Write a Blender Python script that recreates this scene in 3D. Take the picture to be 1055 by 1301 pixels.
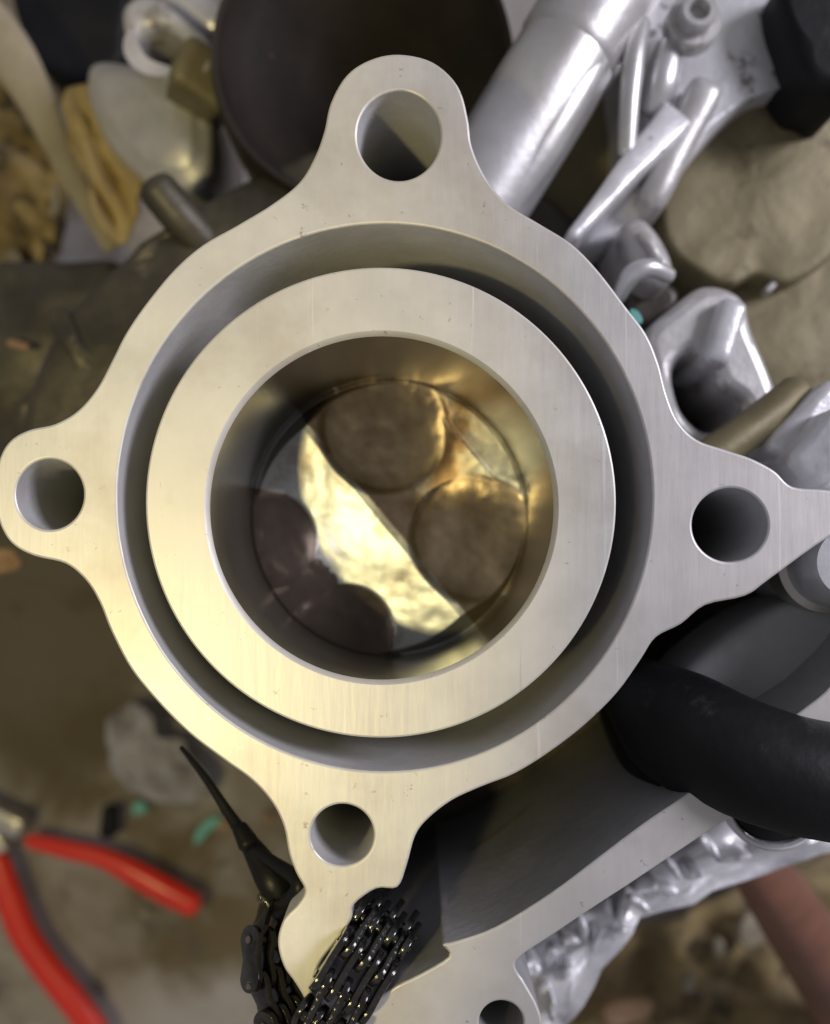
import bpy, bmesh, math, random
from mathutils import Vector, Matrix, noise

# ------------------------------------------------------------------ camera / light / exposure
for o in list(bpy.data.objects):
    bpy.data.objects.remove(o, do_unlink=True)
scn = bpy.context.scene
COL = scn.collection
D = 0.160            # camera height over the machined top face (metres)
F = 1173.0           # focal length in photo pixels (photo 1055 wide)
VX, VY = 535.0, 710.0  # photo pixel straight under the camera

def K(z): return (D - z) / F
def P(px, py, z=0.0):
    k = K(z)
    return Vector(((px - VX) * k, -(py - VY) * k, z))

cam_d = bpy.data.cameras.new('camera'); cam = bpy.data.objects.new('camera', cam_d); COL.objects.link(cam)
cam.location = (0, 0, D)
cam_d.sensor_fit = 'HORIZONTAL'; cam_d.sensor_width = 36.0
cam_d.lens = 36.0 * F / 1055.0
cam_d.shift_x = -(VX - 527.5) / 1055.0
cam_d.shift_y = (VY - 650.5) / 1055.0
cam_d.clip_start = 0.005; cam_d.clip_end = 50
cam_d.dof.use_dof = True; cam_d.dof.focus_distance = D; cam_d.dof.aperture_fstop = 11
scn.camera = cam

w = bpy.data.worlds.new('World'); scn.world = w; w.use_nodes = True
w.node_tree.nodes['Background'].inputs[0].default_value = (0.90, 0.88, 0.92, 1)
w.node_tree.nodes['Background'].inputs[1].default_value = 0.22

def look(o, target):
    o.rotation_euler = (Vector(target) - o.location).to_track_quat('-Z', 'Y').to_euler()

# warm work lamp, low on the left
ld = bpy.data.lights.new('work_lamp', 'SPOT'); lamp = bpy.data.objects.new('work_lamp', ld); COL.objects.link(lamp)
lamp.location = (-0.147, -0.071, 0.34); look(lamp, P(-600, 800))
ld.energy = 2.9; ld.color = (1.0, 0.84, 0.36); ld.spot_size = math.radians(59); ld.spot_blend = 0.30; ld.shadow_soft_size = 0.012
# cool daylight from a window on the right
wd = bpy.data.lights.new('window_light', 'AREA'); win = bpy.data.objects.new('window_light', wd); COL.objects.link(win)
win.location = (0.80, 0.34, 0.56); look(win, (0.0, 0, 0))
wd.shape = 'RECTANGLE'; wd.size = 0.28; wd.size_y = 0.34; wd.energy = 7.8; wd.color = (0.92, 0.89, 1.0)

scn.view_settings.view_transform = 'Standard'; scn.view_settings.look = 'None'
scn.view_settings.gamma = 1.0; scn.view_settings.exposure = 0.15
scn.view_settings.use_curve_mapping = False
scn.render.resolution_x = 830; scn.render.resolution_y = 1024

# ------------------------------------------------------------------ materials
def material(name, c1, c2=None, rough=0.5, metal=0.0, scale=80, bump=0.2, bscale=300, rvar=0.12,
             spot=None, spot_scale=60, spot_th=0.62, spot_soft=0.05, coat=0.0, bdist=0.0006, stretch=None, spec=0.5):
    m = bpy.data.materials.new(name); m.use_nodes = True
    nt = m.node_tree; N = nt.nodes; L = nt.links
    b = N['Principled BSDF']
    tc = N.new('ShaderNodeTexCoord')
    src = tc.outputs['Object']
    mp = N.new('ShaderNodeMapping'); L.new(src, mp.inputs[0])
    if stretch: mp.inputs['Rotation'].default_value = (0, 0, stretch[1]); mp.inputs['Scale'].default_value = stretch[0]
    n1 = N.new('ShaderNodeTexNoise'); n1.inputs['Scale'].default_value = scale; n1.inputs['Detail'].default_value = 8
    n1.inputs['Roughness'].default_value = 0.62
    L.new(src, n1.inputs['Vector'])
    rp = N.new('ShaderNodeValToRGB'); c2 = c2 or tuple(x * 0.75 for x in c1)
    rp.color_ramp.elements[0].position = 0.34; rp.color_ramp.elements[1].position = 0.66
    rp.color_ramp.elements[0].color = (*c2, 1); rp.color_ramp.elements[1].color = (*c1, 1)
    L.new(n1.outputs['Fac'], rp.inputs[0])
    col = rp.outputs[0]
    if spot:
        n3 = N.new('ShaderNodeTexNoise'); n3.inputs['Scale'].default_value = spot_scale; n3.inputs['Detail'].default_value = 6
        n3.inputs['Roughness'].default_value = 0.7
        off = N.new('ShaderNodeMapping'); off.inputs['Location'].default_value = (3.1, 1.7, 0.4); L.new(src, off.inputs[0]); L.new(off.outputs[0], n3.inputs['Vector'])
        r3 = N.new('ShaderNodeMapRange'); r3.inputs['From Min'].default_value = spot_th; r3.inputs['From Max'].default_value = spot_th + spot_soft
        L.new(n3.outputs['Fac'], r3.inputs[0])
        mx = N.new('ShaderNodeMix'); mx.data_type = 'RGBA'
        L.new(r3.outputs[0], mx.inputs['Factor']); L.new(col, mx.inputs['A']); mx.inputs['B'].default_value = (*spot, 1)
        col = mx.outputs['Result']
    L.new(col, b.inputs['Base Color'])
    n2 = N.new('ShaderNodeTexNoise'); n2.inputs['Scale'].default_value = bscale; n2.inputs['Detail'].default_value = 6
    L.new(mp.outputs[0], n2.inputs['Vector'])
    rr = N.new('ShaderNodeMapRange'); rr.inputs['To Min'].default_value = max(0.03, rough - rvar); rr.inputs['To Max'].default_value = min(1, rough + rvar)
    L.new(n1.outputs['Fac'], rr.inputs[0]); L.new(rr.outputs[0], b.inputs['Roughness'])
    bp = N.new('ShaderNodeBump'); bp.inputs['Strength'].default_value = bump; bp.inputs['Distance'].default_value = bdist
    L.new(n2.outputs['Fac'], bp.inputs['Height']); L.new(bp.outputs[0], b.inputs['Normal'])
    b.inputs['Metallic'].default_value = metal
    b.inputs['Coat Weight'].default_value = coat
    b.inputs['Specular IOR Level'].default_value = spec
    return m

M = {}
M['deck'] = material('machined_aluminium', (0.66, 0.645, 0.62), (0.58, 0.565, 0.545), 0.48, 0.38, 70, 0.22, 500, 0.10,
                     spot=(0.42, 0.36, 0.29), spot_scale=95, spot_th=0.70, spot_soft=0.10, bdist=0.0003, stretch=((1, 0.12, 1), 0.9))
def add_wear(m):
    nt = m.node_tree; N = nt.nodes; L = nt.links; b = N['Principled BSDF']
    tc = N.new('ShaderNodeTexCoord')
    base = b.inputs['Base Color'].links[0].from_socket
    def layer(prev, scale, rot, st, lo, hi, colr, amount, off):
        mp = N.new('ShaderNodeMapping'); mp.inputs['Rotation'].default_value = (0, 0, rot); mp.inputs['Scale'].default_value = st; mp.inputs['Location'].default_value = off
        L.new(tc.outputs['Object'], mp.inputs[0])
        n = N.new('ShaderNodeTexNoise'); n.inputs['Scale'].default_value = scale; n.inputs['Detail'].default_value = 5; n.inputs['Roughness'].default_value = 0.65; L.new(mp.outputs[0], n.inputs['Vector'])
        mr = N.new('ShaderNodeMapRange'); mr.inputs['From Min'].default_value = lo; mr.inputs['From Max'].default_value = hi; mr.inputs['To Max'].default_value = amount; L.new(n.outputs['Fac'], mr.inputs[0])
        mx = N.new('ShaderNodeMix'); mx.data_type = 'RGBA'; L.new(mr.outputs[0], mx.inputs['Factor']); L.new(prev, mx.inputs['A']); mx.inputs['B'].default_value = (*colr, 1)
        return mx.outputs['Result']
    c = layer(base, 26, 0.4, (1, 1, 1), 0.52, 0.72, (0.46, 0.42, 0.37), 0.75, (2, 7, 0))     # handling stains
    c = layer(c, 420, 0.2, (1, 1, 1), 0.66, 0.72, (0.24, 0.20, 0.16), 0.7, (5, 1, 0))       # pits
    c = layer(c, 430, 0.25, (1, 0.02, 1), 0.64, 0.70, (0.86, 0.86, 0.86), 0.6, (1, 3, 0))   # long bright scratches
    c = layer(c, 320, -0.9, (1, 0.03, 1), 0.65, 0.71, (0.40, 0.38, 0.36), 0.5, (8, 3, 0))    # dark drag marks
    L.new(c, b.inputs['Base Color'])
add_wear(M['deck'])
M['bore'] = material('honed_bore', (0.52, 0.50, 0.44), (0.44, 0.42, 0.36), 0.24, 0.95, 60, 0.10, 350, 0.06, bdist=0.0003, stretch=((1, 1, 0.15), 0))
M['wall'] = material('cast_wall', (0.48, 0.48, 0.49), (0.38, 0.38, 0.385), 0.62, 0.05, 70, 0.15, 700, 0.1)
M['piston'] = material('piston_crown', (0.50, 0.525, 0.56), (0.41, 0.42, 0.44), 0.40, 0.85, 55, 0.12, 420, 0.07,
                       spot=(0.17, 0.115, 0.08), spot_scale=30, spot_th=0.47, spot_soft=0.16, bdist=0.0003)
M['carbon'] = material('brown_carbon_film', (0.36, 0.30, 0.24), (0.15, 0.11, 0.08), 0.30, 0.82, 60, 0.15, 420, 0.08)
M['soot'] = material('dark_carbon_film', (0.17, 0.14, 0.125), (0.085, 0.066, 0.055), 0.33, 0.7, 45, 0.2, 420, 0.08)
M['cast'] = material('cast_aluminium', (0.60, 0.59, 0.585), (0.46, 0.45, 0.44), 0.42, 0.45, 60, 0.2, 450, 0.14,
                     spot=(0.16, 0.13, 0.09), spot_scale=45, spot_th=0.60, spot_soft=0.12)
M['bright'] = material('polished_aluminium', (0.72, 0.72, 0.73), (0.54, 0.53, 0.51), 0.38, 0.7, 50, 0.10, 500, 0.08)
M['white_alu'] = material('fresh_cast_aluminium', (0.78, 0.78, 0.80), (0.60, 0.60, 0.62), 0.36, 0.35, 70, 0.4, 300, 0.1,
                          spot=(0.20, 0.18, 0.17), spot_scale=70, spot_th=0.62, spot_soft=0.06)
M['dull'] = material('oxidised_casting', (0.25, 0.215, 0.12), (0.12, 0.10, 0.05), 0.55, 0.3, 22, 0.35, 350, 0.1,
                     spot=(0.10, 0.075, 0.04), spot_scale=34, spot_th=0.57, spot_soft=0.10)
M['dirty'] = material('oily_casting', (0.085, 0.075, 0.055), (0.030, 0.026, 0.019), 0.45, 0.3, 40, 0.5, 250, 0.15,
                      spot=(0.17, 0.145, 0.10), spot_scale=55, spot_th=0.62, spot_soft=0.1)
M['darkbrown'] = material('brown_rubber', (0.026, 0.020, 0.016), (0.014, 0.011, 0.009), 0.65, 0.0, 35, 0.4, 180, 0.12,
                          spot=(0.10, 0.065, 0.04), spot_scale=70, spot_th=0.66, spot_soft=0.1, spec=0.2)
M['shaded_wall'] = material('shaded_tunnel_wall', (0.42, 0.42, 0.43), (0.33, 0.33, 0.34), 0.42, 0.3, 60, 0.3, 500, 0.1)  # chain tunnel walls: their shade is painted in as a darker grey
M['rubber'] = material('black_rubber', (0.012, 0.012, 0.013), (0.007, 0.007, 0.008), 0.55, 0.0, 60, 0.35, 300, 0.1, spec=0.2, spot=(0.045, 0.043, 0.04), spot_scale=110, spot_th=0.60, spot_soft=0.15)
M['chain'] = material('oiled_steel', (0.06, 0.06, 0.06), (0.014, 0.013, 0.012), 0.15, 0.7, 260, 0.5, 500, 0.08, coat=0.6)
M['pin'] = material('pin_steel', (0.34, 0.31, 0.25), (0.16, 0.14, 0.11), 0.24, 0.95, 300, 0.1, 600, 0.08)
M['blackplastic'] = material('black_plastic', (0.009, 0.0085, 0.008), (0.006, 0.006, 0.006), 0.42, 0.0, 120, 0.25, 400, 0.1, spec=0.2)
M['red'] = material('red_grip', (0.80, 0.040, 0.022), (0.72, 0.030, 0.016), 0.30, 0.0, 40, 0.12, 200, 0.08)
M['steel'] = material('plain_steel', (0.62, 0.60, 0.55), (0.46, 0.44, 0.40), 0.35, 0.8, 70, 0.2, 400, 0.1)
M['cloth_yellow'] = material('yellow_leather', (0.46, 0.35, 0.15), (0.30, 0.22, 0.09), 0.7, 0.0, 50, 0.5, 260, 0.1)
M['cloth_cream'] = material('cream_strap', (0.34, 0.30, 0.22), (0.24, 0.205, 0.14), 0.7, 0.0, 45, 0.4, 260, 0.1)
M['litter'] = material('golden_litter', (0.30, 0.225, 0.10), (0.10, 0.07, 0.03), 0.7, 0.0, 40, 0.6, 200, 0.15,
                       spot=(0.05, 0.04, 0.02), spot_scale=50, spot_th=0.55, spot_soft=0.08)
M['wood'] = material('reddish_wood', (0.27, 0.12, 0.075), (0.15, 0.065, 0.04), 0.5, 0.0, 35, 0.3, 160, 0.1)
M['teal'] = material('teal_paint', (0.16, 0.50, 0.44), (0.12, 0.40, 0.35), 0.5, 0.0, 60, 0.2, 200)
M['orange'] = material('orange_flake', (0.36, 0.23, 0.13), (0.25, 0.15, 0.08), 0.6, 0.0, 60, 0.3, 200)
M['greycloth'] = material('grey_rag', (0.40, 0.39, 0.42), (0.26, 0.25, 0.27), 0.8, 0.0, 60, 0.5, 300, 0.05)

def ground_material():
    m = bpy.data.materials.new('grimy_bench'); m.use_nodes = True
    nt = m.node_tree; N = nt.nodes; L = nt.links; b = N['Principled BSDF']
    tc = N.new('ShaderNodeTexCoord')
    def ns(scale, det=8, rgh=0.6, off=(0, 0, 0)):
        mp = N.new('ShaderNodeMapping'); mp.inputs['Location'].default_value = off; L.new(tc.outputs['Object'], mp.inputs[0])
        n = N.new('ShaderNodeTexNoise'); n.inputs['Scale'].default_value = scale; n.inputs['Detail'].default_value = det; n.inputs['Roughness'].default_value = rgh
        L.new(mp.outputs[0], n.inputs['Vector']); return n
    def ramp(n, p0, p1):
        r = N.new('ShaderNodeMapRange'); r.inputs['From Min'].default_value = p0; r.inputs['From Max'].default_value = p1; L.new(n.outputs['Fac'], r.inputs[0]); return r.outputs[0]
    def mix(f, a, bcol):
        mx = N.new('ShaderNodeMix'); mx.data_type = 'RGBA'; L.new(f, mx.inputs['Factor'])
        if isinstance(a, tuple): mx.inputs['A'].default_value = (*a, 1)
        else: L.new(a, mx.inputs['A'])
        mx.inputs['B'].default_value = (*bcol, 1); return mx.outputs['Result']
    c = mix(ramp(ns(14), 0.35, 0.65), (0.29, 0.26, 0.23), (0.38, 0.355, 0.34))
    c = mix(ramp(ns(7.5, 6, 0.65, (2.2, 4.1, 0)), 0.46, 0.58), c, (0.125, 0.095, 0.045))
    c = mix(ramp(ns(38, 8, 0.7, (7, 1, 0)), 0.56, 0.68), c, (0.08, 0.07, 0.06))
    c = mix(ramp(ns(90, 6, 0.7, (1, 5, 0)), 0.66, 0.74), c, (0.30, 0.27, 0.20))
    # one big old oil stain soaked into the bench beside the left lug
    dist = N.new('ShaderNodeVectorMath'); dist.operation = 'DISTANCE'; L.new(tc.outputs['Object'], dist.inputs[0]); dist.inputs[1].default_value = (-0.170, -0.035, 0)
    ad = N.new('ShaderNodeMath'); ad.operation = 'MULTIPLY_ADD'; L.new(ns(22, 8, 0.65, (4, 4, 0)).outputs['Fac'], ad.inputs[0]); ad.inputs[1].default_value = 0.09; L.new(dist.outputs['Value'], ad.inputs[2])
    st = N.new('ShaderNodeMapRange'); st.inputs['From Min'].default_value = 0.118; st.inputs['From Max'].default_value = 0.095; st.inputs['To Min'].default_value = 0.0; st.inputs['To Max'].default_value = 0.85; L.new(ad.outputs[0], st.inputs[0])
    c = mix(st.outputs[0], c, (0.085, 0.062, 0.025))
    L.new(c, b.inputs['Base Color']); b.inputs['Roughness'].default_value = 0.62
    bp = N.new('ShaderNodeBump'); bp.inputs['Strength'].default_value = 0.6; bp.inputs['Distance'].default_value = 0.002
    L.new(ns(120, 8, 0.7).outputs['Fac'], bp.inputs['Height']); L.new(bp.outputs[0], b.inputs['Normal'])
    return m
M['ground'] = ground_material()

# ------------------------------------------------------------------ builders
def put(name, me, mat, parent=None, smooth=35):
    o = bpy.data.objects.new(name, me); COL.objects.link(o)
    if mat: me.materials.append(M[mat])
    if parent: o.parent = parent
    if smooth:
        for p in me.polygons: p.use_smooth = True
        try:
            me.set_sharp_from_angle(angle=math.radians(smooth))
        except Exception: pass
    return o

def thing(name, label, cat, loc=(0, 0, 0), group=None):
    o = bpy.data.objects.new(name, None); COL.objects.link(o); o.location = loc; o.empty_display_size = 0.01
    o['label'] = label; o['category'] = cat
    if group: o['group'] = group
    return o

def tag(o, label, cat, group=None):
    o['label'] = label; o['category'] = cat
    if group: o['group'] = group
    return o

def rebase(root, parts):
    """parts were built in world coordinates: keep them there under a moved Empty"""
    for p in parts:
        p.location = Vector(p.location) - Vector(root.location)

def smooth_loop(pts, sub=6):
    n = len(pts); out = []
    for i in range(n):
        p0, p1, p2, p3 = (Vector(pts[(i + k - 1) % n]) for k in range(4))
        for s in range(sub):
            t = s / sub
            out.append(0.5 * ((2 * p1) + (p2 - p0) * t + (2 * p0 - 5 * p1 + 4 * p2 - p3) * t * t + (3 * p1 - p0 - 3 * p2 + p3) * t ** 3))
    return out

def smooth_path(pts, sub=6):
    n = len(pts); out = []
    g = lambda i: Vector(pts[max(0, min(n - 1, i))])
    for i in range(n - 1):
        p0, p1, p2, p3 = g(i - 1), g(i), g(i + 1), g(i + 2)
        for s in range(sub):
            t = s / sub
            out.append(0.5 * ((2 * p1) + (p2 - p0) * t + (2 * p0 - 5 * p1 + 4 * p2 - p3) * t * t + (3 * p1 - p0 - 3 * p2 + p3) * t ** 3))
    out.append(Vector(pts[-1])); return out

def circle_px(cx, cy, r, n=64, ry=None):
    return [(cx + r * math.cos(2 * math.pi * i / n), cy + (ry or r) * math.sin(2 * math.pi * i / n)) for i in range(n)]

def prism(name, loops_px, z_top, thick, bevel, mat, parent=None):
    """flat-topped solid with holes: loops of photo pixels laid out at height z_top"""
    cu = bpy.data.curves.new(name, 'CURVE'); cu.dimensions = '2D'; cu.fill_mode = 'BOTH'
    for lp in loops_px:
        s = cu.splines.new('POLY'); s.points.add(len(lp) - 1); s.use_cyclic_u = True
        for i, q in enumerate(lp):
            p = P(q[0], q[1], z_top); s.points[i].co = (p.x, p.y, 0, 1)
    cu.extrude = thick / 2 - bevel; cu.bevel_depth = bevel; cu.bevel_resolution = 2; cu.offset = -bevel
    co = bpy.data.objects.new(name, cu); COL.objects.link(co)
    bpy.context.view_layer.update()
    me = bpy.data.meshes.new_from_object(co.evaluated_get(bpy.context.evaluated_depsgraph_get()))
    bpy.data.objects.remove(co, do_unlink=True); me.materials.clear()
    o = put(name, me, mat, parent, 30); o.location.z = z_top - thick / 2
    return o

def mesh_from(name, verts, faces, mat, parent=None, smooth=40):
    me = bpy.data.meshes.new(name); me.from_pydata([tuple(v) for v in verts], [], faces); me.update()
    bm = bmesh.new(); bm.from_mesh(me); bmesh.ops.recalc_face_normals(bm, faces=bm.faces); bm.to_mesh(me); bm.free()
    return put(name, me, mat, parent, smooth)

def slab(name, outline, z, thick, mat, dome=0.0, edge=0.0015, nz=0.0, nscale=60, parent=None, sub=5, seed=0, tilt=(0, 0)):
    """star-shaped rounded casting: domed top, rounded edge, side skirt, closed bottom"""
    lp = smooth_loop([P(x, y, z) for x, y in outline], sub); n = len(lp)
    c = sum(lp, Vector()) / n; V = []; Fc = []
    rings = [0.12, 0.28, 0.45, 0.6, 0.73, 0.84, 0.92]
    V.append(c + Vector((0, 0, dome)))
    def addring(f, dz, inset=0.0):
        st = len(V)
        for p in lp:
            d = p - c; L_ = d.length; q = c + d * (f * max(0.3 * L_, L_ - inset) / L_)
            q.z = z + dz; V.append(q)
        return st
    idx = [addring(f, dome * math.sqrt(max(0, 1 - f * f)), edge) for f in rings]
    for k in range(4):
        a = k / 3 * math.pi / 2
        idx.append(addring(1.0, -edge * (1 - math.cos(a)), edge * (1 - math.sin(a))))
    for k in range(1, 4): idx.append(addring(1.0, -edge - (thick - edge) * k / 3))
    for v in V:
        if nz:
            q = Vector((v.x, v.y, v.z * 0.6)) * nscale + Vector((seed * 3.7, seed * 1.3, seed))
            v.z += nz * noise.fractal(q, 1.0, 2.0, 4); v.x += 0.35 * nz * noise.noise(q + Vector((9, 0, 0))); v.y += 0.35 * nz * noise.noise(q + Vector((0, 9, 0)))
        v.z += tilt[0] * (v.x - c.x) + tilt[1] * (v.y - c.y)
    for i in range(n): Fc.append((0, idx[0] + i, idx[0] + (i + 1) % n))
    for a, b in zip(idx, idx[1:]):
        for i in range(n): Fc.append((a + i, b + i, b + (i + 1) % n, a + (i + 1) % n))
    Fc.append(tuple(idx[-1] + i for i in range(n)))
    return mesh_from(name, V, Fc, mat, parent, 50)

def tube(name, path, mat, parent=None, seg=20, sub=6, cap=True, flat=1.0):
    """swept round bar: path of (px, py, z, radius in metres)"""
    pts = [P(a, b, c) for a, b, c, r in path]
    C = smooth_path([(p.x, p.y, p.z) for p in pts], sub)
    Rr = [v.x for v in smooth_path([(r, 0, 0) for *_, r in path], sub)]
    V = []; Fc = []; prev = None
    m = len(C)
    def ring(c, t, r):
        nonlocal prev
        up = Vector((0, 0, 1)); s = t.cross(up)
        if s.length < 1e-4: s = Vector((1, 0, 0))
        s.normalize(); u = s.cross(t).normalized()
        st = len(V)
        for k in range(seg):
            a = 2 * math.pi * k / seg; V.append(c + s * (r * math.cos(a)) + u * (r * flat * math.sin(a)))
        return st
    idx = []
    for i in range(m):
        t = (C[min(m - 1, i + 1)] - C[max(0, i - 1)]).normalized()
        if i == 0 and cap:
            for q in (0.25, 0.6, 0.88): idx.append(ring(C[0] - t * Rr[0] * 0.6 * math.sqrt(1 - q * q), t, Rr[0] * q))
        idx.append(ring(C[i], t, Rr[i]))
        if i == m - 1 and cap:
            for q in (0.88, 0.6, 0.25): idx.append(ring(C[i] + t * Rr[i] * 0.6 * math.sqrt(1 - q * q), t, Rr[i] * q))
    for a, b in zip(idx, idx[1:]):
        for k in range(seg): Fc.append((a + k, a + (k + 1) % seg, b + (k + 1) % seg, b + k))
    Fc.append(tuple(idx[0] + k for k in range(seg))[::-1]); Fc.append(tuple(idx[-1] + k for k in range(seg)))
    return mesh_from(name, V, Fc, mat, parent, 50)

def lathe(name, center, profile, mat, parent=None, seg=64, axis=None, closed=False, smooth=35, sx=1.0):
    V = []; Fc = []; n = len(profile)
    rot = Vector((0, 0, 1)).rotation_difference(Vector(axis).normalized()).to_matrix() if axis else Matrix.Identity(3)
    for k in range(seg):
        a = 2 * math.pi * k / seg
        for r, h in profile: V.append(Vector(center) + rot @ Vector((r * math.cos(a) * sx, r * math.sin(a), h)))
    for k in range(seg):
        k2 = (k + 1) % seg
        for i in range(n - 1 + (1 if closed else 0)):
            j = (i + 1) % n
            Fc.append((k * n + i, k2 * n + i, k2 * n + j, k * n + j))
    o = mesh_from(name, V, Fc, mat, parent, smooth)
    bm = bmesh.new(); bm.from_mesh(o.data); bmesh.ops.remove_doubles(bm, verts=bm.verts, dist=1e-6); bmesh.ops.recalc_face_normals(bm, faces=bm.faces); bm.to_mesh(o.data); bm.free()
    return o

def bar(name, a, b, width, height, mat, parent=None, bevel=0.0012, taper=1.0, sub=4, nz=0.0):
    """bevelled rib between two photo points (px,py,z = top face)"""
    A = P(*a); B = P(*b); t = (B - A); L_ = t.length; t.normalize()
    s = t.cross(Vector((0, 0, 1))).normalized(); u = s.cross(t)
    bm = bmesh.new(); rings = []
    for i in range(sub + 1):
        f = i / sub; c = A.lerp(B, f); w2 = width / 2 * (1 + (taper - 1) * f)
        if nz: c = c + s * nz * noise.noise(c * 90) + u * nz * noise.noise(c * 70 + Vector((5, 5, 5)))
        rings.append([bm.verts.new(c + s * x * w2 + u * y) for x, y in ((-1, -height), (1, -height), (1, 0), (-1, 0))])
    for r0, r1 in zip(rings, rings[1:]):
        for k in range(4): bm.faces.new((r0[k], r0[(k + 1) % 4], r1[(k + 1) % 4], r1[k]))
    bm.faces.new(rings[0][::-1]); bm.faces.new(rings[-1])
    bmesh.ops.recalc_face_normals(bm, faces=bm.faces)
    es = [e for e in bm.edges if e.is_manifold and e.calc_face_angle(0) > 0.6]
    bmesh.ops.bevel(bm, geom=es, offset=bevel, segments=3, affect='EDGES', profile=0.5, clamp_overlap=True)
    me = bpy.data.meshes.new(name); bm.to_mesh(me); bm.free()
    return put(name, me, mat, parent, 40)

def rag(name, outline, z, amp, mat, fold=(60, 14), ang=0.8, seed=0, parent=None, sub=4, dome=0.0, crump=1.0):
    """thin crumpled sheet with real folds and thickness"""
    lp = smooth_loop([P(x, y, z) for x, y in outline], sub); n = len(lp); c = sum(lp, Vector()) / n
    V = [c.copy()]; Fc = []; R = 22
    for j in range(1, R + 1):
        f = j / R
        for p in lp: V.append(c + (p - c) * f)
    ca, sa = math.cos(ang), math.sin(ang)
    for v in V:
        a = v.x * ca + v.y * sa; bq = -v.x * sa + v.y * ca
        q = Vector((a * fold[0], bq * fold[1], seed * 5.3))
        r_ = (v - c).length
        v.z += dome * max(0, 1 - (r_ / 0.06) ** 2)
        v.z += amp * (1 - abs(noise.noise(q)) * 2.2) + amp * 0.5 * crump * noise.fractal(q * 2.7, 1.0, 2.0, 3)
        v.x += amp * 0.3 * noise.noise(q * 1.7 + Vector((3, 0, 0))); v.y += amp * 0.3 * noise.noise(q * 1.7 + Vector((0, 3, 0)))
    for i in range(n): Fc.append((0, 1 + i, 1 + (i + 1) % n))
    for j in range(R - 1):
        for i in range(n): Fc.append((1 + j * n + i, 1 + (j + 1) * n + i, 1 + (j + 1) * n + (i + 1) % n, 1 + j * n + (i + 1) % n))
    o = mesh_from(name, V, Fc, mat, parent, 0)
    for p in o.data.polygons: p.use_smooth = True
    md = o.modifiers.new('thickness', 'SOLIDIFY'); md.thickness = 0.0012
    return o

# ------------------------------------------------------------------ setting
GZ = -0.25
me = bpy.data.meshes.new('ground'); bm = bmesh.new(); bmesh.ops.create_grid(bm, x_segments=160, y_segments=160, size=0.55)
for v in bm.verts:
    v.co.z = 0.0022 * noise.fractal(Vector((v.co.x * 30, v.co.y * 30, 2)), 1.0, 2.0, 4)
bm.to_mesh(me); bm.free()
g = put('ground', me, 'ground', None, 0); g.location.z = GZ; g['kind'] = 'structure'
for p in me.polygons: p.use_smooth = True

# ------------------------------------------------------------------ cylinder barrel
deck_outline = [(507, 68), (550, 78), (582, 108), (595, 150), (600, 185), (618, 225), (645, 258), (685, 283), (728, 310), (762, 345),
    (795, 388), (822, 424), (838, 462), (848, 500), (862, 534), (886, 558), (922, 571), (955, 582), (985, 598), (1008, 618), (1050, 622),
    (1100, 632), (1170, 690), (1200, 800), (1170, 900), (1055, 985), (985, 1008), (918, 1046), (860, 1084), (800, 1124), (760, 1150), (700, 1190), (664, 1214), (655, 1228),
    (668, 1250), (684, 1280), (690, 1310), (690, 1390), (560, 1420), (430, 1390), (396, 1310), (388, 1274), (375, 1250), (360, 1228), (353, 1198), (360, 1170), (378, 1150), (387, 1132), (376, 1110), (367, 1085),
    (360, 1050), (345, 1020), (320, 992), (283, 965), (240, 932), (200, 892), (166, 850), (141, 803), (126, 766), (108, 737), (82, 716),
    (42, 706), (14, 690), (-2, 662), (-8, 625), (-2, 585), (12, 560), (36, 546), (70, 538), (100, 520), (124, 491), (143, 455), (160, 422),
    (186, 384), (222, 341), (258, 310), (302, 285), (345, 259), (380, 231), (400, 198), (412, 165), (420, 130), (440, 95), (470, 75)]
tunnel_outline = [(505, 1128), (517, 1100), (528, 1062), (545, 1040), (575, 1017), (612, 1000), (655, 983), (700, 955), (745, 920), (785, 880), (815, 838),
    (834, 810), (866, 793), (897, 769), (948, 757), (980, 735), (1055, 682), (1095, 672), (1125, 710), (1110, 800), (1060, 868), (1015, 906),
    (940, 960), (872, 1010), (820, 1045), (760, 1090), (700, 1135), (630, 1178), (580, 1196), (562, 1201), (570, 1216), (530, 1240), (505, 1252), (470, 1275), (440, 1290),
    (410, 1295), (396, 1268), (405, 1228), (428, 1196), (447, 1168), (450, 1150), (478, 1130)]
barrel = thing('cylinder_barrel', 'pale machined aluminium engine cylinder seen from above with four stud lugs and open bore', 'engine cylinder', (0, 0, -0.075))
loops = [smooth_loop([(x, y, 0) for x, y in deck_outline], 5),
         smooth_loop([(x, y, 0) for x, y in tunnel_outline], 4),
         circle_px(489, 632, 340, 128, 348),
         circle_px(507, 172, 53, 56, 57), circle_px(63, 628, 43, 56, 45), circle_px(928, 667, 48, 56, 47), circle_px(435, 1061, 40, 56, 39), circle_px(637, 1299, 28, 48, 27)]
bp_ = []
bp_.append(prism('deck_body', loops, 0.0, 0.075, 0.00045, 'deck', barrel))
# cast inner walls get the rougher cast material: assign by face normal / depth
body = bp_[0]; body.data.materials.append(M['wall']); body.data.materials.append(M['shaded_wall'])
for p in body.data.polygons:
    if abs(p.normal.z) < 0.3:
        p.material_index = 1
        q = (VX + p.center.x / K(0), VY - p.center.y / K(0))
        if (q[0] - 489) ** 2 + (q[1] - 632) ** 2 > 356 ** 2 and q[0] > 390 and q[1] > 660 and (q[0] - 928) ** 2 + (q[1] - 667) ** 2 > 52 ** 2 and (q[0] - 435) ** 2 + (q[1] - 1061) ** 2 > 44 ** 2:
            p.material_index = 2  # tunnel side takes the wall grey with shade painted in
px0 = K(0)
bc = P(485, 645, 0)
ri, ro = 219.5 * px0, 299.5 * px0
oc = P(484, 638.5, 0)
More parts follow.
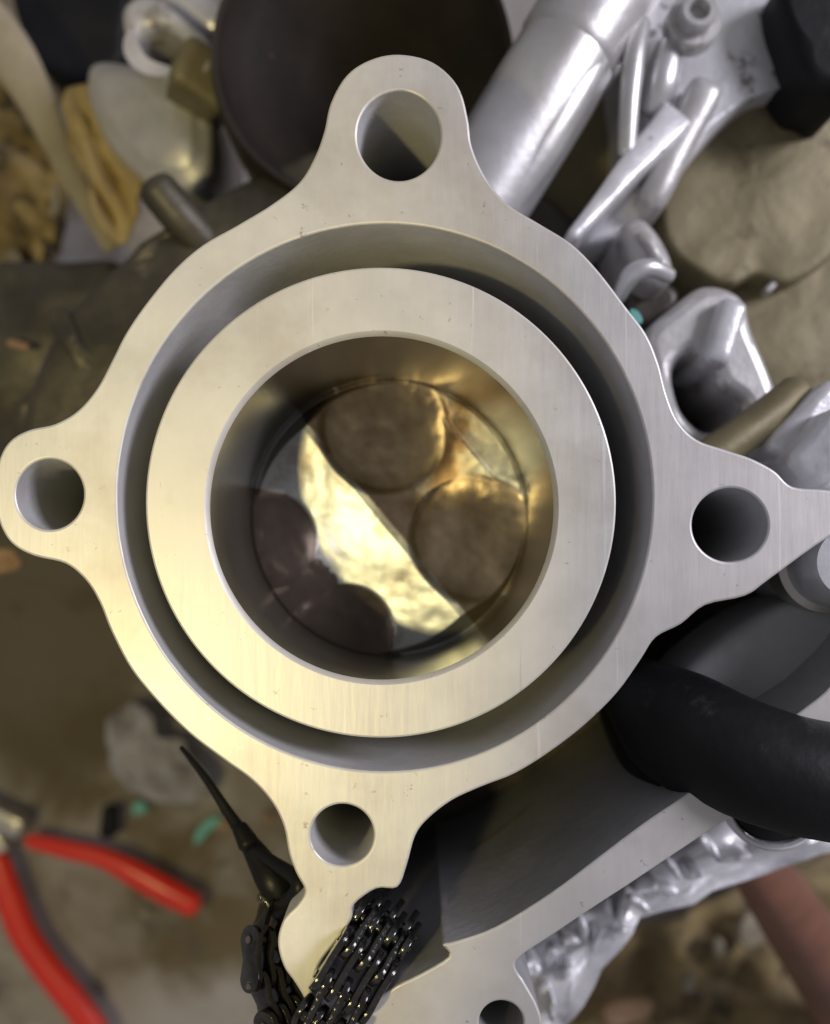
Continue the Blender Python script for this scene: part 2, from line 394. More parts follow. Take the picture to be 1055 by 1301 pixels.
# bore sleeve: ring with a chamfered inner edge (slightly eccentric as cast)
def ring_solid(name, ci, r_in, co, r_out, z0, zb, ch, mat, parent, seg=160):
    V = []; Fc = []
    prof = [('i', r_in, zb), ('i', r_in, z0 - ch * 1.2), ('i', r_in + ch * 0.45, z0 - ch * 0.45), ('i', r_in + ch, z0), ('o', r_out - 0.0004, z0), ('o', r_out - 0.0001, z0 - 0.00015), ('o', r_out, z0 - 0.0005), ('o', r_out, zb)]
    n = len(prof)
    for k in range(seg):
        a = 2 * math.pi * k / seg; d = Vector((math.cos(a), math.sin(a), 0))
        for w_, r, z in prof:
            c = ci if w_ == 'i' else co; q = Vector((c.x, c.y, 0)) + d * r; q.z = z; V.append(q)
    for k in range(seg):
        k2 = (k + 1) % seg
        for i in range(n):
            j = (i + 1) % n; Fc.append((k * n + i, k2 * n + i, k2 * n + j, k * n + j))
    return mesh_from(name, V, Fc, mat, parent, 25)
sl = ring_solid('bore_sleeve', bc, ri, oc, ro, 0.0, -0.074, 0.0008, 'deck', barrel)
sl.data.materials.append(M['bore'])
for p in sl.data.polygons:
    c = p.center - Vector((bc.x, bc.y, 0)); c.z = 0
    if abs(p.normal.z) < 0.2: p.material_index = 1 if c.length < ri * 1.1 else 0
sl.data.materials.append(M['wall'])
for p in sl.data.polygons:
    c = p.center - Vector((bc.x, bc.y, 0)); c.z = 0
    if abs(p.normal.z) < 0.2 and c.length > ri * 1.1: p.material_index = 2
bp_.append(sl)
# floor of the water jacket
jf = lathe('jacket_floor', P(489, 632, 0) + Vector((0, 0, -0.040)), [(ro * 0.95, 0), (352 * px0, 0), (352 * px0, -0.004), (ro * 0.95, -0.004)], 'wall', barrel, 96, closed=True)
bp_.append(jf)
# rib and bridge inside the chain tunnel
bp_.append(tube('tunnel_rib', [(592, 1094, -0.046, 0.0022), (622, 1082, -0.046, 0.0026), (655, 1058, -0.048, 0.0026), (690, 1024, -0.052, 0.0022)], 'dull', barrel, 18))
bp_.append(slab('guide_boss', [(520, 1235), (518, 1210), (538, 1190), (556, 1196), (560, 1215), (545, 1232)], -0.016, 0.05, 'dull', parent=barrel, edge=0.001))
bp_.append(slab('tunnel_web', [(870, 960), (850, 900), (900, 830), (990, 765), (1060, 770), (1060, 850), (960, 925)], -0.019, 0.02, 'wall', parent=barrel, edge=0.003, nz=0.0006, tilt=(0.25, 0.1)))
rebase(barrel, bp_)

# ------------------------------------------------------------------ piston
pz = -0.040
piston = thing('piston', 'shiny carbon-stained piston with valve pockets down inside the bore', 'piston', (bc.x, bc.y, pz - 0.03))
Rp = ri * 0.992
def crown_height(x, y):
    # x,y in units of the piston radius, y up; ridge runs down to the right
    iu, iv = (0.64, -0.77), (0.77, 0.64)
    u = x * iu[0] + y * iu[1]; v = x * iv[0] + y * iv[1]
    H = 0.175; foot = 0.775
    if v > -0.05: roof = H * min(1.0, max(0.0, (foot - v) / (foot + 0.01)))
    else: roof = H * min(1.0, max(0.0, (0.76 + v) / (0.76 - 0.07)))
    h = roof
    r2 = x * x + y * y
    if v > 0.765: h = 0.022 * min(1.0, (v - 0.765) / 0.016)
    h = min(h, max(0.0, (0.99 - math.sqrt(r2)) * 1.5))
    def pocket(cu, cv, rad, base, slope, soft):
        nonlocal h
        d = math.hypot(u - cu, v - cv)
        fl = base + slope * (v - cv) + 0.10 * (d / rad) ** 6 * 0.25
        t = min(1.0, max(0.0, (d - rad) / soft)); t = t * t * (3 - 2 * t)
        if d < rad + soft and fl < h: h = fl * (1 - t) + h * t
    pocket(-0.51, 0.40, 0.43, 0.040, -0.15, 0.09)
    pocket(0.51, 0.40, 0.43, 0.040, -0.15, 0.09)
    pocket(-0.44, -0.80, 0.36, -0.02, 0.17, 0.06)
    pocket(0.44, -0.80, 0.36, -0.02, 0.17, 0.06)
    d = math.hypot(u, v + 0.02)
    h -= 0.016 * math.exp(-(d / 0.14) ** 2)
    h += 0.010 * noise.fractal(Vector((x * 3.0, y * 3.0, 4.0)), 1.0, 2.0, 3)
    return h
V = []; Fc = []; NR, NA = 200, 400
V.append(Vector((0, 0, crown_height(0, 0) * Rp)))
for j in range(1, NR + 1):
    r = j / NR
    for k in range(NA):
        a = 2 * math.pi * k / NA; x, y = r * math.cos(a), r * math.sin(a)
        V.append(Vector((x * Rp, y * Rp, crown_height(x, y) * Rp)))
for k in range(NA): Fc.append((0, 1 + k, 1 + (k + 1) % NA))
for j in range(NR - 1):
    for k in range(NA): Fc.append((1 + j * NA + k, 1 + (j + 1) * NA + k, 1 + (j + 1) * NA + (k + 1) % NA, 1 + j * NA + (k + 1) % NA))
cr = mesh_from('crown', V, Fc, 'piston', piston, 60); cr.location.z = 0.03
# carbon baked into the four valve pockets
cr.data.materials.append(M['carbon']); cr.data.materials.append(M['soot'])
for p in cr.data.polygons:
    x, y = p.center.x / Rp, p.center.y / Rp; u = x * 0.64 - y * 0.77; v = x * 0.77 + y * 0.64
    wob = 0.10 * noise.fractal(Vector((x * 4, y * 4, 1.0)), 1.0, 2.0, 4)
    if -0.02 < v < 0.30 + 0.5 * wob or (v > 0 and min(math.hypot(u - 0.51, v - 0.40), math.hypot(u + 0.51, v - 0.40)) < 0.45): p.material_index = 1
    elif v < -0.60 + wob or min(math.hypot(u - 0.44, v + 0.80), math.hypot(u + 0.44, v + 0.80)) < 0.37: p.material_index = 2
lathe('skirt', (0, 0, 0.03), [(Rp, -0.0002), (Rp * 1.0, -0.0035), (Rp * 0.96, -0.0036), (Rp * 0.96, -0.0048), (Rp, -0.0049), (Rp, -0.03), (Rp * 0.9, -0.03)], 'bore', piston, 128)
lathe('piston_ring', (0, 0, 0.03), [(Rp * 0.97, -0.0037), (ri * 0.9985, -0.0037), (ri * 0.9985, -0.0047), (Rp * 0.97, -0.0047)], 'pin', piston, 128, closed=True)

# ------------------------------------------------------------------ crankcase under the barrel
cc = thing('crankcase', 'dark oily crankcase casting under the engine cylinder', 'crankcase', P(480, 700, -0.16))
cparts = [slab('case_body', [(150, 330), (260, 250), (430, 180), (620, 200), (760, 300), (880, 420), (960, 560), (1040, 700), (1010, 900), (850, 1030), (650, 1160), (470, 1190), (400, 1080), (300, 960), (185, 830), (130, 740), (60, 640), (20, 560), (60, 430)],
               -0.078, 0.16, 'dirty', edge=0.004, nz=0.002, nscale=45, parent=cc),
          slab('case_rib', [(55, 400), (75, 385), (105, 430), (125, 470), (112, 488), (85, 450)], -0.076, 0.03, 'dirty', edge=0.002, nz=0.002, nscale=120, parent=cc, seed=2),
          slab('case_rib', [(15, 520), (60, 470), (110, 440), (128, 480), (100, 522), (60, 545), (25, 560)], -0.082, 0.03, 'dirty', edge=0.003, nz=0.003, nscale=90, parent=cc, seed=5, tilt=(0.2, -0.1)),
          slab('case_rib', [(130, 380), (160, 330), (215, 290), (250, 290), (235, 330), (180, 385), (150, 420)], -0.080, 0.03, 'dirty', edge=0.003, nz=0.003, nscale=90, parent=cc, seed=8, tilt=(-0.2, 0.2))]
rebase(cc, cparts)

# ------------------------------------------------------------------ cam chain
def plate_mesh(pitch, thick, r):
    bm = bmesh.new(); prof = []
    for s in (1, -1):
        for k in range(9):
            a = -math.pi / 2 + math.pi * k / 8
            prof.append((s * (pitch / 2 + r * math.cos(a)), s * r * math.sin(a)))
        prof.append((0, s * r * 0.72))
    lo = [bm.verts.new((x, -thick / 2, y)) for x, y in prof]; hi = [bm.verts.new((x, thick / 2, y)) for x, y in prof]
    n = len(prof)
    bm.faces.new(lo); bm.faces.new(hi[::-1])
    for i in range(n): bm.faces.new((lo[i], hi[i], hi[(i + 1) % n], lo[(i + 1) % n]))
    bmesh.ops.recalc_face_normals(bm, faces=bm.faces)
    bmesh.ops.bevel(bm, geom=[e for e in bm.edges if e.calc_face_angle(0) > 1.0], offset=thick * 0.18, segments=2, affect='EDGES', profile=0.5)
    m_ = bpy.data.meshes.new('link_plate'); bm.to_mesh(m_); bm.free(); m_.materials.append(M['chain'])
    for p in m_.polygons: p.use_smooth = True
    m_.set_sharp_from_angle(angle=math.radians(40))
    return m_
def pin_mesh(r, L_):
    bm = bmesh.new(); bmesh.ops.create_cone(bm, cap_ends=True, segments=14, radius1=r, radius2=r, depth=L_, matrix=Matrix.Rotation(math.pi / 2, 4, 'X'))
    bmesh.ops.bevel(bm, geom=[e for e in bm.edges if e.calc_face_angle(0) > 1.0], offset=r * 0.3, segments=2, affect='EDGES')
    m_ = bpy.data.meshes.new('pin'); bm.to_mesh(m_); bm.free(); m_.materials.append(M['pin'])
    for p in m_.polygons: p.use_smooth = True
    m_.set_sharp_from_angle(angle=math.radians(40))
    return m_
PITCH = 0.0064
pm = plate_mesh(PITCH, 0.0012, 0.0026); nm = pin_mesh(0.0010, 0.0118)
random.seed(3)
chain = thing('cam_chain', 'oily black cam chain draped out of the tunnel at the bottom edge', 'chain', P(420, 1260, -0.03))
nm2 = nm.copy(); nm2.materials.clear(); nm2.materials.append(M['chain'])
def lay_chain(path, axes, flip=0):
    C = smooth_path([tuple(P(*p)) for p in path], 24); A = smooth_path(axes, 24)
    pts = [C[0]]; ax = [A[0]]; acc = 0
    for i in range(1, len(C)):
        acc += (C[i] - C[i - 1]).length
        if acc >= PITCH * 0.98: pts.append(C[i]); ax.append(A[i]); acc = 0
    for i in range(len(pts) - 1):
        t = (pts[i + 1] - pts[i]).normalized(); a = ax[i].copy() + (0.25 if flip else 1.0) * Vector((random.uniform(-.14, .14), random.uniform(-.14, .14), random.uniform(-.30, .30))); a = (a - t * a.dot(t)).normalized(); n = t.cross(a)
        Rm = Matrix((t, a, n)).transposed().to_4x4(); Rm.translation = (pts[i] + pts[i + 1]) / 2 - chain.location
        link = bpy.data.objects.new('chain_link', None); COL.objects.link(link); link.parent = chain; link.matrix_local = Rm; link.empty_display_size = 0.002
        offs = (-0.0050, -0.0018, 0.0018, 0.0050) if (i + flip) % 2 else (-0.0034, 0.0, 0.0034)
        for y in offs:
            o = bpy.data.objects.new('link_plate', pm); COL.objects.link(o); o.parent = link; o.location = (0, y, 0)
        o = bpy.data.objects.new('pin', nm if flip else nm2); COL.objects.link(o); o.parent = link; o.location = (PITCH / 2, 0, 0)
lay_chain([(503, 1158, -0.016), (487, 1180, -0.004), (465, 1215, 0.001), (441, 1254, 0.0035), (418, 1300, 0.004), (398, 1345, 0.0)],
          [(0.84, -0.54, 0)] * 6)
lay_chain([(385, 1328, -0.006), (362, 1288, -0.008), (347, 1245, -0.010), (345, 1205, -0.012), (352, 1170, -0.016), (368, 1148, -0.022)],
          [(-0.62, 0.1, 0.78)] * 6, 1)

# black guide blade lying above the chain
guide = thing('chain_guide', 'thin black tapered blade with looped end lying above the cam chain', 'chain guide', P(310, 1040, -0.03))
gp = [tube('blade', [(230, 950, -0.030, 0.00045), (262, 990, -0.027, 0.0008), (295, 1040, -0.024, 0.0012), (312, 1064, -0.022, 0.0017), (330, 1092, -0.020, 0.0026), (346, 1120, -0.018, 0.0031), (362, 1144, -0.018, 0.0028)], 'blackplastic', guide, 16, 6, True, 0.7),
      tube('loop', [(322, 1078, -0.020, 0.0010), (348, 1096, -0.016, 0.0012), (372, 1112, -0.012, 0.0014), (381, 1126, -0.010, 0.0017), (374, 1143, -0.012, 0.0020), (356, 1156, -0.017, 0.0022)], 'blackplastic', guide, 14),
      tube('collar', [(305, 1052, -0.0215, 0.0016), (316, 1072, -0.0205, 0.0021)], 'blackplastic', guide, 14)]
rebase(guide, gp)

# ------------------------------------------------------------------ pliers on the bench
pl = thing('pliers', 'red-handled pliers lying open on the grimy bench', 'pliers', P(0, 1060, GZ))
pz0 = GZ + 0.016
pp = [tube('handle', [(38, 1068, pz0, 0.0032), (80, 1078, pz0, 0.0040), (130, 1090, pz0, 0.0043), (170, 1109, pz0, 0.0054), (210, 1131, pz0, 0.0058), (246, 1150, pz0, 0.0052)], 'red', pl, 24, 6, True, 0.8),
      tube('handle', [(-4, 1094, pz0, 0.0055), (12, 1140, pz0, 0.0060), (30, 1185, pz0, 0.0062), (58, 1228, pz0, 0.0062), (90, 1268, pz0, 0.0062), (120, 1308, pz0, 0.0058), (128, 1325, pz0, 0.005)], 'red', pl, 24, 6, True, 0.8),
      bar('jaw', (26, 1056, pz0 + 0.004), (-45, 1030, pz0 + 0.004), 0.009, 0.009, 'steel', pl, 0.002, 1.5),
      bar('jaw', (0, 1088, pz0 + 0.002), (-45, 1030, pz0 + 0.002), 0.009, 0.009, 'steel', pl, 0.002, 1.4),
      lathe('pivot', P(-45, 1028, pz0 + 0.004), [(0.0, 0.002), (0.0035, 0.002), (0.0045, 0.001), (0.0045, -0.012)], 'steel', pl, 24)]
rebase(pl, pp)

# ------------------------------------------------------------------ upper left: castings, rag, strap
boot = thing('intake_boot', 'large dark brown rubber intake boot behind the top lug', 'rubber boot', P(470, 110, -0.12))
c = P(460, 70, -0.075)
ra = 195 * K(-0.075)
bparts = [lathe('boot_body', c, [(ra, -0.06), (ra, -0.003), (ra * 0.975, 0.001), (ra * 0.94, 0.0005), (ra * 0.91, -0.003), (ra * 0.80, -0.007), (ra * 0.62, -0.015), (ra * 0.45, -0.028), (ra * 0.2, -0.040), (0.0, -0.042)], 'darkbrown', boot, 72),
          lathe('clamp_band', c, [(ra * 1.002, -0.012), (ra * 1.012, -0.012), (ra * 1.012, -0.020), (ra * 1.002, -0.020)], 'dirty', boot, 72, closed=True)]
rebase(boot, bparts)

lug = thing('bolt_lug', 'pale cast lug with a dark bolt hole beside the brown boot', 'casting lug', P(205, 60, -0.13))
lparts = [prism('lug_body', [smooth_loop([(152, 20, 0), (165, -5, 0), (195, -8, 0), (225, 12, 0), (262, 45, 0), (272, 80, 0), (250, 102, 0), (205, 96, 0), (170, 75, 0)], 5), circle_px(202, 58, 31, 40, 24)], -0.085, 0.03, 0.003, 'cast', lug),
          bar('lug_web', (228, 66, -0.082), (300, 118, -0.09), 0.014, 0.02, 'dull', lug, 0.003)]
rebase(lug, lparts)
tag(bar('frame_tube', (205, -30, -0.098), (285, 32, -0.098), 0.010, 0.012, 'bright', None, 0.004), 'shiny metal edge crossing the top left beside the brown boot', 'metal bar')
tag(slab('grey_bracket', [(105, 72), (160, 72), (215, 92), (262, 108), (272, 190), (258, 240), (205, 238), (150, 200), (110, 140)], -0.105, 0.05, 'cast', dome=0.004, edge=0.004, nz=0.001, tilt=(0.2, 0.0)), 'grey cast bracket under the bolt lug', 'bracket')
tag(rag('yellow_rag', [(88, 112), (140, 126), (172, 168), (200, 215), (186, 262), (160, 320), (138, 300), (116, 240), (92, 180)], -0.118, 0.008, 'cloth_yellow', (110, 18), 0.55, 3), 'folded yellow leather rag beside the grey bracket', 'rag')
tag(tube('cream_strap', [(-40, 10, -0.115, 0.0085), (5, 62, -0.116, 0.0080), (38, 112, -0.118, 0.0062), (75, 190, -0.122, 0.0040), (108, 255, -0.126, 0.0034), (140, 312, -0.13, 0.0028)], 'cloth_cream', None, 20, 6, True, 0.35), 'dull cream strap running diagonally at the upper left edge', 'strap')
tag(rag('golden_scrap', [(-40, 180), (30, 165), (70, 190), (85, 240), (95, 310), (70, 370), (30, 400), (-40, 420)], -0.19, 0.014, 'litter', (60, 24), 0.9, 11, crump=1.0), 'crumpled golden brown scrap at the left edge', 'scrap')
random.seed(21)
for i_ in range(11):
    x_, y_ = random.uniform(0, 80), random.uniform(195, 385); sx_, sy_, an_ = random.uniform(7, 12), random.uniform(18, 34), random.uniform(-0.9, 0.3)
    pts = []
    for k in range(6):
        a_ = k * math.pi / 3; q_ = random.uniform(0.6, 1.2); u_, v_ = sx_ * q_ * math.cos(a_), sy_ * q_ * math.sin(a_)
        pts.append((x_ + u_ * math.cos(an_) - v_ * math.sin(an_), y_ + u_ * math.sin(an_) + v_ * math.cos(an_)))
    tag(slab('golden_shred', pts, -0.172 + random.uniform(-0.012, 0.012), 0.003, 'cloth_yellow' if i_ % 3 else 'cloth_cream', edge=0.0008, nz=0.004, nscale=50, seed=i_, sub=3, tilt=(random.uniform(-.7, .7), random.uniform(-.5, .5))),
        'small golden shred in the crumpled pile at the left edge', 'shred', 'golden shreds at the left edge')
tag(rag('olive_scrap', [(-40, 95), (20, 100), (55, 150), (60, 190), (10, 200), (-40, 190)], -0.20, 0.012, 'litter', (60, 30), 0.3, 17), 'dark olive crumpled scrap behind the cream strap', 'scrap')
tag(tube('dark_stud', [(200, 240, -0.075, 0.0050), (232, 278, -0.078, 0.0052), (275, 325, -0.085, 0.0052)], 'dirty', None, 24), 'short dark round stud pointing out between yellow rag and cylinder', 'stud')
tag(slab('black_box', [(20, -30), (150, -30), (158, 40), (150, 80), (105, 100), (60, 90), (30, 50)], -0.15, 0.04, 'rubber', edge=0.003), 'black box at the top left beside the bolt lug', 'box')
tag(slab('lower_casting', [(-40, 350), (60, 330), (150, 330), (190, 400), (130, 500), (90, 560), (20, 600), (-40, 600)], -0.125, 0.11, 'dirty', edge=0.006, nz=0.003, nscale=50), 'dark grimy lower casting at the left edge above the left lug', 'casting')
tag(bar('bent_wire', (8, 434, -0.116), (36, 441, -0.116), 0.0022, 0.0022, 'orange', None, 0.0008), 'tiny orange splinter on dark casting at left', 'splinter')

# ------------------------------------------------------------------ upper right: shiny pipe, bracket, housing
pipe = thing('inlet_pipe', 'polished aluminium pipe slanting away behind the top lug', 'pipe', P(680, 140, -0.12))
qp = [tube('pipe_body', [(590, 285, -0.056, 0.0118), (645, 195, -0.055, 0.0120), (700, 105, -0.054, 0.0120), (735, 47, -0.055, 0.0117)], 'bright', pipe, 40),
      tube('pipe_shaded_end', [(722, 68, -0.0545, 0.0124), (758, 8, -0.055, 0.0124), (790, -45, -0.056, 0.0120)], 'cast', pipe, 40),  # added upper length, duller to paint in the pipe's fade into shadow
      tube('pipe_rib', [(632, 268, -0.052, 0.0050), (690, 178, -0.050, 0.0056), (742, 90, -0.050, 0.0052), (768, 40, -0.054, 0.004)], 'bright', pipe, 24)]
rebase(pipe, qp)
tag(slab('brown_casting', [(700, 120), (755, 60), (790, 30), (800, 160), (790, 210), (735, 290), (700, 300), (660, 270)], -0.085, 0.05, 'dull', edge=0.004, nz=0.001), 'dull brown casting between the polished pipe and the ribbed bracket', 'casting')

br = thing('ribbed_bracket', 'shiny ribbed aluminium bracket with a socket bolt at the top right', 'bracket', P(850, 120, -0.1))
rp_ = [slab('bracket_plate', [(798, -30), (990, -30), (1000, 40), (1012, 100), (960, 120), (905, 170), (868, 215), (830, 262), (785, 300), (740, 306), (780, 235), (800, 150)], -0.062, 0.03, 'white_alu', parent=br, edge=0.003, nz=0.0008),
       tube('rib', [(815, 30, -0.052, 0.0022), (806, 70, -0.050, 0.0026), (800, 130, -0.050, 0.0024), (796, 195, -0.052, 0.0022)], 'bright', br, 18),
       bar('rib', (868, 138, -0.052), (728, 300, -0.046), 0.0085, 0.014, 'white_alu', br, 0.0025, 0.35, 6, 0.0012),
       bar('rib', (908, 95, -0.052), (826, 262, -0.054), 0.0085, 0.02, 'cast', br, 0.003, 0.8, 5, 0.001),
       tube('rib', [(850, 60, -0.055, 0.0032), (840, 105, -0.055, 0.004), (826, 140, -0.057, 0.003)], 'bright', br, 18)]
rebase(br, rp_)
bt = thing('socket_bolt', 'grey flanged socket bolt on the ribbed bracket', 'bolt', P(882, 26, -0.05))
lathe('washer', (0, 0, 0), [(0.0035, -0.004), (0.0062, -0.004), (0.0062, 0.0004), (0.0058, 0.0008), (0.003, 0.0009)], 'cast', bt, 40)
lathe('bolt_head', (0, 0, 0), [(0.0042, -0.001), (0.0042, 0.0040), (0.0037, 0.0046), (0.0024, 0.0046), (0.0022, 0.0042), (0.0020, 0.0018), (0.0, 0.0016)], 'cast', bt, 36)

hs = thing('round_housing', 'dull olive round housing filling the upper right', 'engine housing', P(950, 250, -0.15))
hp = [slab('housing_cap', [(950, 92), (985, 98), (1012, 122), (1055, 150), (1090, 230), (1062, 318), (1005, 358), (965, 346), (930, 362), (880, 338), (846, 300), (846, 240), (880, 182), (915, 130)], -0.072, 0.05, 'dull', dome=0.0004, edge=0.0015, nz=0.0012, parent=hs),
      slab('housing_body', [(960, 330), (1080, 200), (1160, 300), (1140, 450), (1060, 520), (985, 510), (930, 440), (930, 370)], -0.082, 0.05, 'dull', dome=0.0006, edge=0.002, nz=0.0012, parent=hs),
      bar('bright_seam', (975, 370, -0.0735), (1018, 322, -0.0735), 0.0018, 0.004, 'bright', hs, 0.0006)]
rebase(hs, hp)
tag(slab('black_cover', [(995, -30), (1090, -30), (1090, 110), (1055, 112), (1030, 100), (1012, 60)], -0.05, 0.04, 'rubber', edge=0.004), 'black plastic cover in the top right corner', 'cover')

nk = thing('cast_neck', 'small grey cast neck with a hollow beside the cylinder', 'casting', P(815, 330, -0.09))
npz = [slab('neck_body', [(792, 285), (815, 272), (838, 290), (856, 322), (858, 352), (835, 362), (812, 345), (800, 320)], -0.050, 0.05, 'cast', parent=nk, edge=0.004, dome=0.003),
       tube('neck_rim', [(786, 378, -0.048, 0.0016), (802, 350, -0.044, 0.0022), (826, 340, -0.043, 0.0020), (850, 350, -0.046, 0.0018)], 'bright', nk, 14),
       slab('neck_hollow', [(800, 360), (830, 350), (860, 365), (862, 385), (838, 408), (818, 418), (800, 400)], -0.062, 0.04, 'dirty', parent=nk, edge=0.002)]
rebase(nk, npz)
tag(slab('teal_chip', [(802, 392), (812, 396), (817, 408), (809, 411), (801, 403)], -0.046, 0.0012, 'teal', edge=0.0003), 'tiny teal paint chip beside the right side of the cylinder', 'paint chip')

fl = thing('cast_flange', 'grey cast flange with a dark recess right of the cylinder', 'casting', P(900, 460, -0.1))
fparts = [prism('flange_body', [smooth_loop([(820, 425, 0), (860, 385, 0), (900, 360, 0), (945, 375, 0), (960, 420, 0), (985, 480, 0), (1000, 540, 0), (960, 590, 0), (900, 590, 0), (850, 545, 0), (830, 480, 0)], 5),
                             smooth_loop([(858, 470, 0), (880, 448, 0), (905, 462, 0), (918, 490, 0), (945, 512, 0), (935, 535, 0), (900, 548, 0), (868, 520, 0)], 5)], -0.045, 0.035, 0.003, 'cast', fl),
          bar('flange_fin', (938, 378, -0.040), (912, 462, -0.040), 0.0062, 0.03, 'white_alu', fl, 0.002),
          tube('cross_tube', [(890, 590, -0.030, 0.0040), (950, 548, -0.032, 0.0040), (1012, 500, -0.036, 0.0040)], 'dull', fl, 20)]
rebase(fl, fparts)

lg = thing('bright_lug', 'bright stepped aluminium lug at the right edge above the right stud hole', 'casting lug', P(1030, 570, -0.08))
g2 = [slab('lug_base', [(975, 565), (1010, 525), (1060, 480), (1100, 500), (1100, 620), (1040, 622), (1005, 590)], -0.028, 0.05, 'white_alu', parent=lg, edge=0.003, nz=0.001),
      slab('lug_step', [(1008, 585), (1032, 548), (1060, 520), (1080, 560), (1060, 612), (1035, 615)], -0.020, 0.02, 'white_alu', parent=lg, edge=0.002, nz=0.001, tilt=(0.3, 0.2))]
rebase(lg, g2)
nb = thing('round_nut', 'shiny round metal nut half visible at the right edge below the stud hole', 'nut', P(1042, 714, -0.016))
lathe('nut_body', (0, 0, 0), [(0.0, 0.012), (0.0025, 0.0125), (0.004, 0.0135), (0.0062, 0.0132), (0.0078, 0.011), (0.0082, 0.008), (0.0082, -0.02)], 'white_alu', nb, 48)
lathe('nut_collar', (0, 0, 0), [(0.0080, 0.0045), (0.0096, 0.004), (0.0098, -0.002), (0.008, -0.003)], 'steel', nb, 48)

# ------------------------------------------------------------------ black hose, lower right
hz = thing('rubber_hose', 'thick black rubber hose entering the chain tunnel from the right', 'hose', P(960, 960, -0.02))
hh = [tube('hose_body', [(790, 868, -0.052, 0.006), (822, 890, -0.030, 0.0085), (865, 925, -0.012, 0.0108), (930, 957, -0.003, 0.0104), (1000, 982, 0.0, 0.0102), (1070, 996, 0.0, 0.0102), (1140, 1010, 0.0, 0.0102)], 'rubber', hz, 32),
      tube('hose_end', [(800, 905, -0.050, 0.007), (835, 945, -0.030, 0.0085), (880, 968, -0.012, 0.008)], 'rubber', hz, 24)]
rebase(hz, hh)
cp = thing('rimmed_cap', 'black round cap with a thin chrome rim under the hose', 'cap', P(985, 1012, -0.02))
lathe('cap_body', (0, 0, 0), [(0.0, 0.0), (0.0086, 0.0), (0.0092, -0.001), (0.0092, -0.02)], 'rubber', cp, 48)
lathe('chrome_rim', (0, 0, 0), [(0.0092, 0.0006), (0.0096, 0.0013), (0.0101, 0.0012), (0.0106, 0.0004), (0.0106, -0.001), (0.0094, -0.0015)], 'white_alu', cp, 64, closed=True)

# ------------------------------------------------------------------ lower right: white casting ribs, debris, handle
rb = thing('ribbed_case_side', 'bright jagged aluminium ribs below the machined strip at lower right', 'casting', P(740, 1190, -0.1))
rbp = [slab('side_wall', [(668, 1215), (720, 1175), (800, 1120), (880, 1065), (960, 1040), (1060, 1040), (1060, 1075), (960, 1090), (880, 1120), (820, 1160), (770, 1190), (730, 1225), (705, 1270), (700, 1330), (660, 1330), (655, 1260)], -0.062, 0.05, 'white_alu', parent=rb, edge=0.004, nz=0.004, nscale=80)]
random.seed(7)
for (x, y, L_, W_, ang) in [(676, 1232, 22, 20, 20), (700, 1218, 26, 14, -60), (722, 1196, 24, 14, 15), (716, 1240, 26, 12, -35), (742, 1180, 30, 9, 75), (757, 1200, 26, 9, -70), (776, 1162, 30, 10, 80),
                            (795, 1150, 38, 11, -75), (790, 1186, 24, 12, -30), (822, 1124, 22, 16, -25), (815, 1152, 28, 14, 30), (846, 1132, 26, 14, 10), (858, 1106, 26, 10, 60), (884, 1112, 24, 12, -20),
                            (905, 1080, 26, 12, 55), (935, 1092, 30, 10, -10), (975, 1076, 30, 12, -15), (1020, 1066, 36, 12, -10), (690, 1262, 14, 24, 10), (702, 1290, 10, 30, 5)]:
    ca, sa = math.cos(math.radians(ang)), math.sin(math.radians(ang)); pts = []
    for k in range(7):
        a_ = 2 * math.pi * k / 7; rr_ = 0.75 + 0.5 * random.random()
        u_, v_ = L_ * 0.62 * rr_ * math.cos(a_), W_ * 0.62 * rr_ * math.sin(a_)
        pts.append((x + u_ * ca - v_ * sa, y + u_ * sa + v_ * ca))
    rbp.append(slab('cast_lump', pts, -0.050 - random.random() * 0.010, 0.025, 'white_alu', edge=0.0012, nz=0.0015, nscale=120, parent=rb, sub=3, seed=x, tilt=(random.uniform(-.1, .6), random.uniform(-.4, .4))))
rebase(rb, rbp)
tag(rag('brown_litter', [(700, 1320), (740, 1230), (800, 1180), (870, 1140), (950, 1110), (1070, 1085), (1090, 1200), (1080, 1330), (880, 1360)], GZ + 0.03, 0.012, 'litter', (30, 22), 0.4, 23, crump=0.8), 'crumpled brown litter in the lower right corner', 'litter')
random.seed(12)
for i, (x, y, s, lab) in enumerate([(955, 1186, 22, 'larger cream flake on the brown litter beside the wooden handle'), (915, 1205, 11, 'small cream flake on the brown litter, middle one'), (880, 1250, 12, 'small cream flake on the brown litter, lowest one')]):
    pts = [(x + s * (0.6 + 0.5 * random.random()) * math.cos(a), y + s * (0.8 + 0.5 * random.random()) * math.sin(a)) for a in [k * math.pi / 3 for k in range(6)]]
    tag(slab('cream_flake', pts, GZ + 0.052, 0.004, 'cloth_cream', edge=0.001, nz=0.002), lab, 'flake', 'flakes on the brown litter')
tag(slab('orange_flake', [(768, 1280), (795, 1272), (830, 1276), (822, 1296), (790, 1304), (770, 1300)], GZ + 0.052, 0.004, 'orange', edge=0.001, nz=0.002), 'orange flake on the litter at the bottom edge', 'flake')
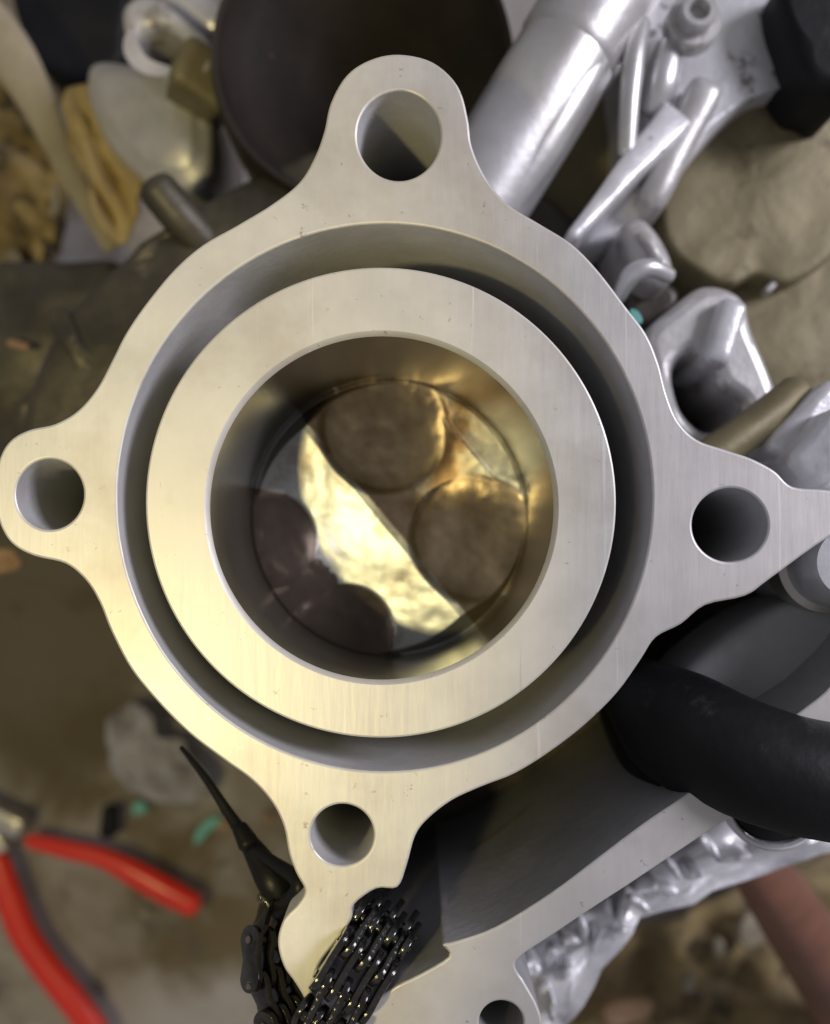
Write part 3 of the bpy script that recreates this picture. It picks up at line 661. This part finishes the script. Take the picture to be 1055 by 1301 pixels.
tag(tube('wooden_handle', [(945, 1085, -0.10, 0.0055), (975, 1120, -0.11, 0.0085), (1010, 1170, -0.13, 0.0105), (1050, 1235, -0.16, 0.012), (1090, 1310, -0.19, 0.012)], 'wood', None, 28), 'reddish brown handle leaning out of the lower right corner', 'handle')

# ------------------------------------------------------------------ small things on the bench, lower left
tag(rag('grey_rag', [(150, 902), (185, 895), (205, 930), (235, 945), (270, 985), (250, 1015), (200, 1010), (160, 1000), (145, 950)], GZ + 0.015, 0.008, 'greycloth', (90, 50), 0.9, 31), 'small crumpled pale grey rag under the lower left of the cylinder', 'rag')
tag(tube('dark_plug', [(141, 1028, GZ + 0.012, 0.0035), (138, 1058, GZ + 0.012, 0.0040)], 'rubber', None, 20), 'small black rubber plug above the red pliers handle', 'plug')
tag(slab('teal_chip', [(170, 1022), (182, 1020), (186, 1030), (176, 1036), (168, 1032)], GZ + 0.006, 0.003, 'teal', edge=0.0005), 'small round teal chip on the bench beside the black plug', 'paint chip')
tag(slab('teal_chip', [(246, 1066), (258, 1046), (276, 1038), (280, 1046), (264, 1058), (252, 1072)], GZ + 0.006, 0.003, 'teal', edge=0.0005), 'long curved teal chip on the bench left of the black blade', 'paint chip')
tag(slab('orange_chip', [(275, 1046), (284, 1040), (291, 1046), (286, 1056), (277, 1056)], GZ + 0.006, 0.003, 'orange', edge=0.0005), 'tiny orange chip touching the long teal chip', 'paint chip')
tag(slab('orange_chip', [(336, 1036), (342, 1034), (346, 1040), (341, 1045), (335, 1043)], GZ + 0.006, 0.003, 'orange', edge=0.0005), 'tiny orange chip near the cylinder edge right of the black blade', 'paint chip')
tag(slab('cream_chip', [(180, 1158), (187, 1157), (189, 1163), (183, 1167), (178, 1163)], GZ + 0.006, 0.003, 'cloth_cream', edge=0.0005), 'tiny cream chip on the bench under the red handle tip', 'paint chip')
tag(rag('rust_scrap', [(-30, 695), (10, 698), (28, 705), (34, 718), (15, 726), (-30, 728)], -0.13, 0.004, 'orange', (80, 40), 0.2, 41), 'pale rusty scrap at the left edge below the left lug', 'scrap')
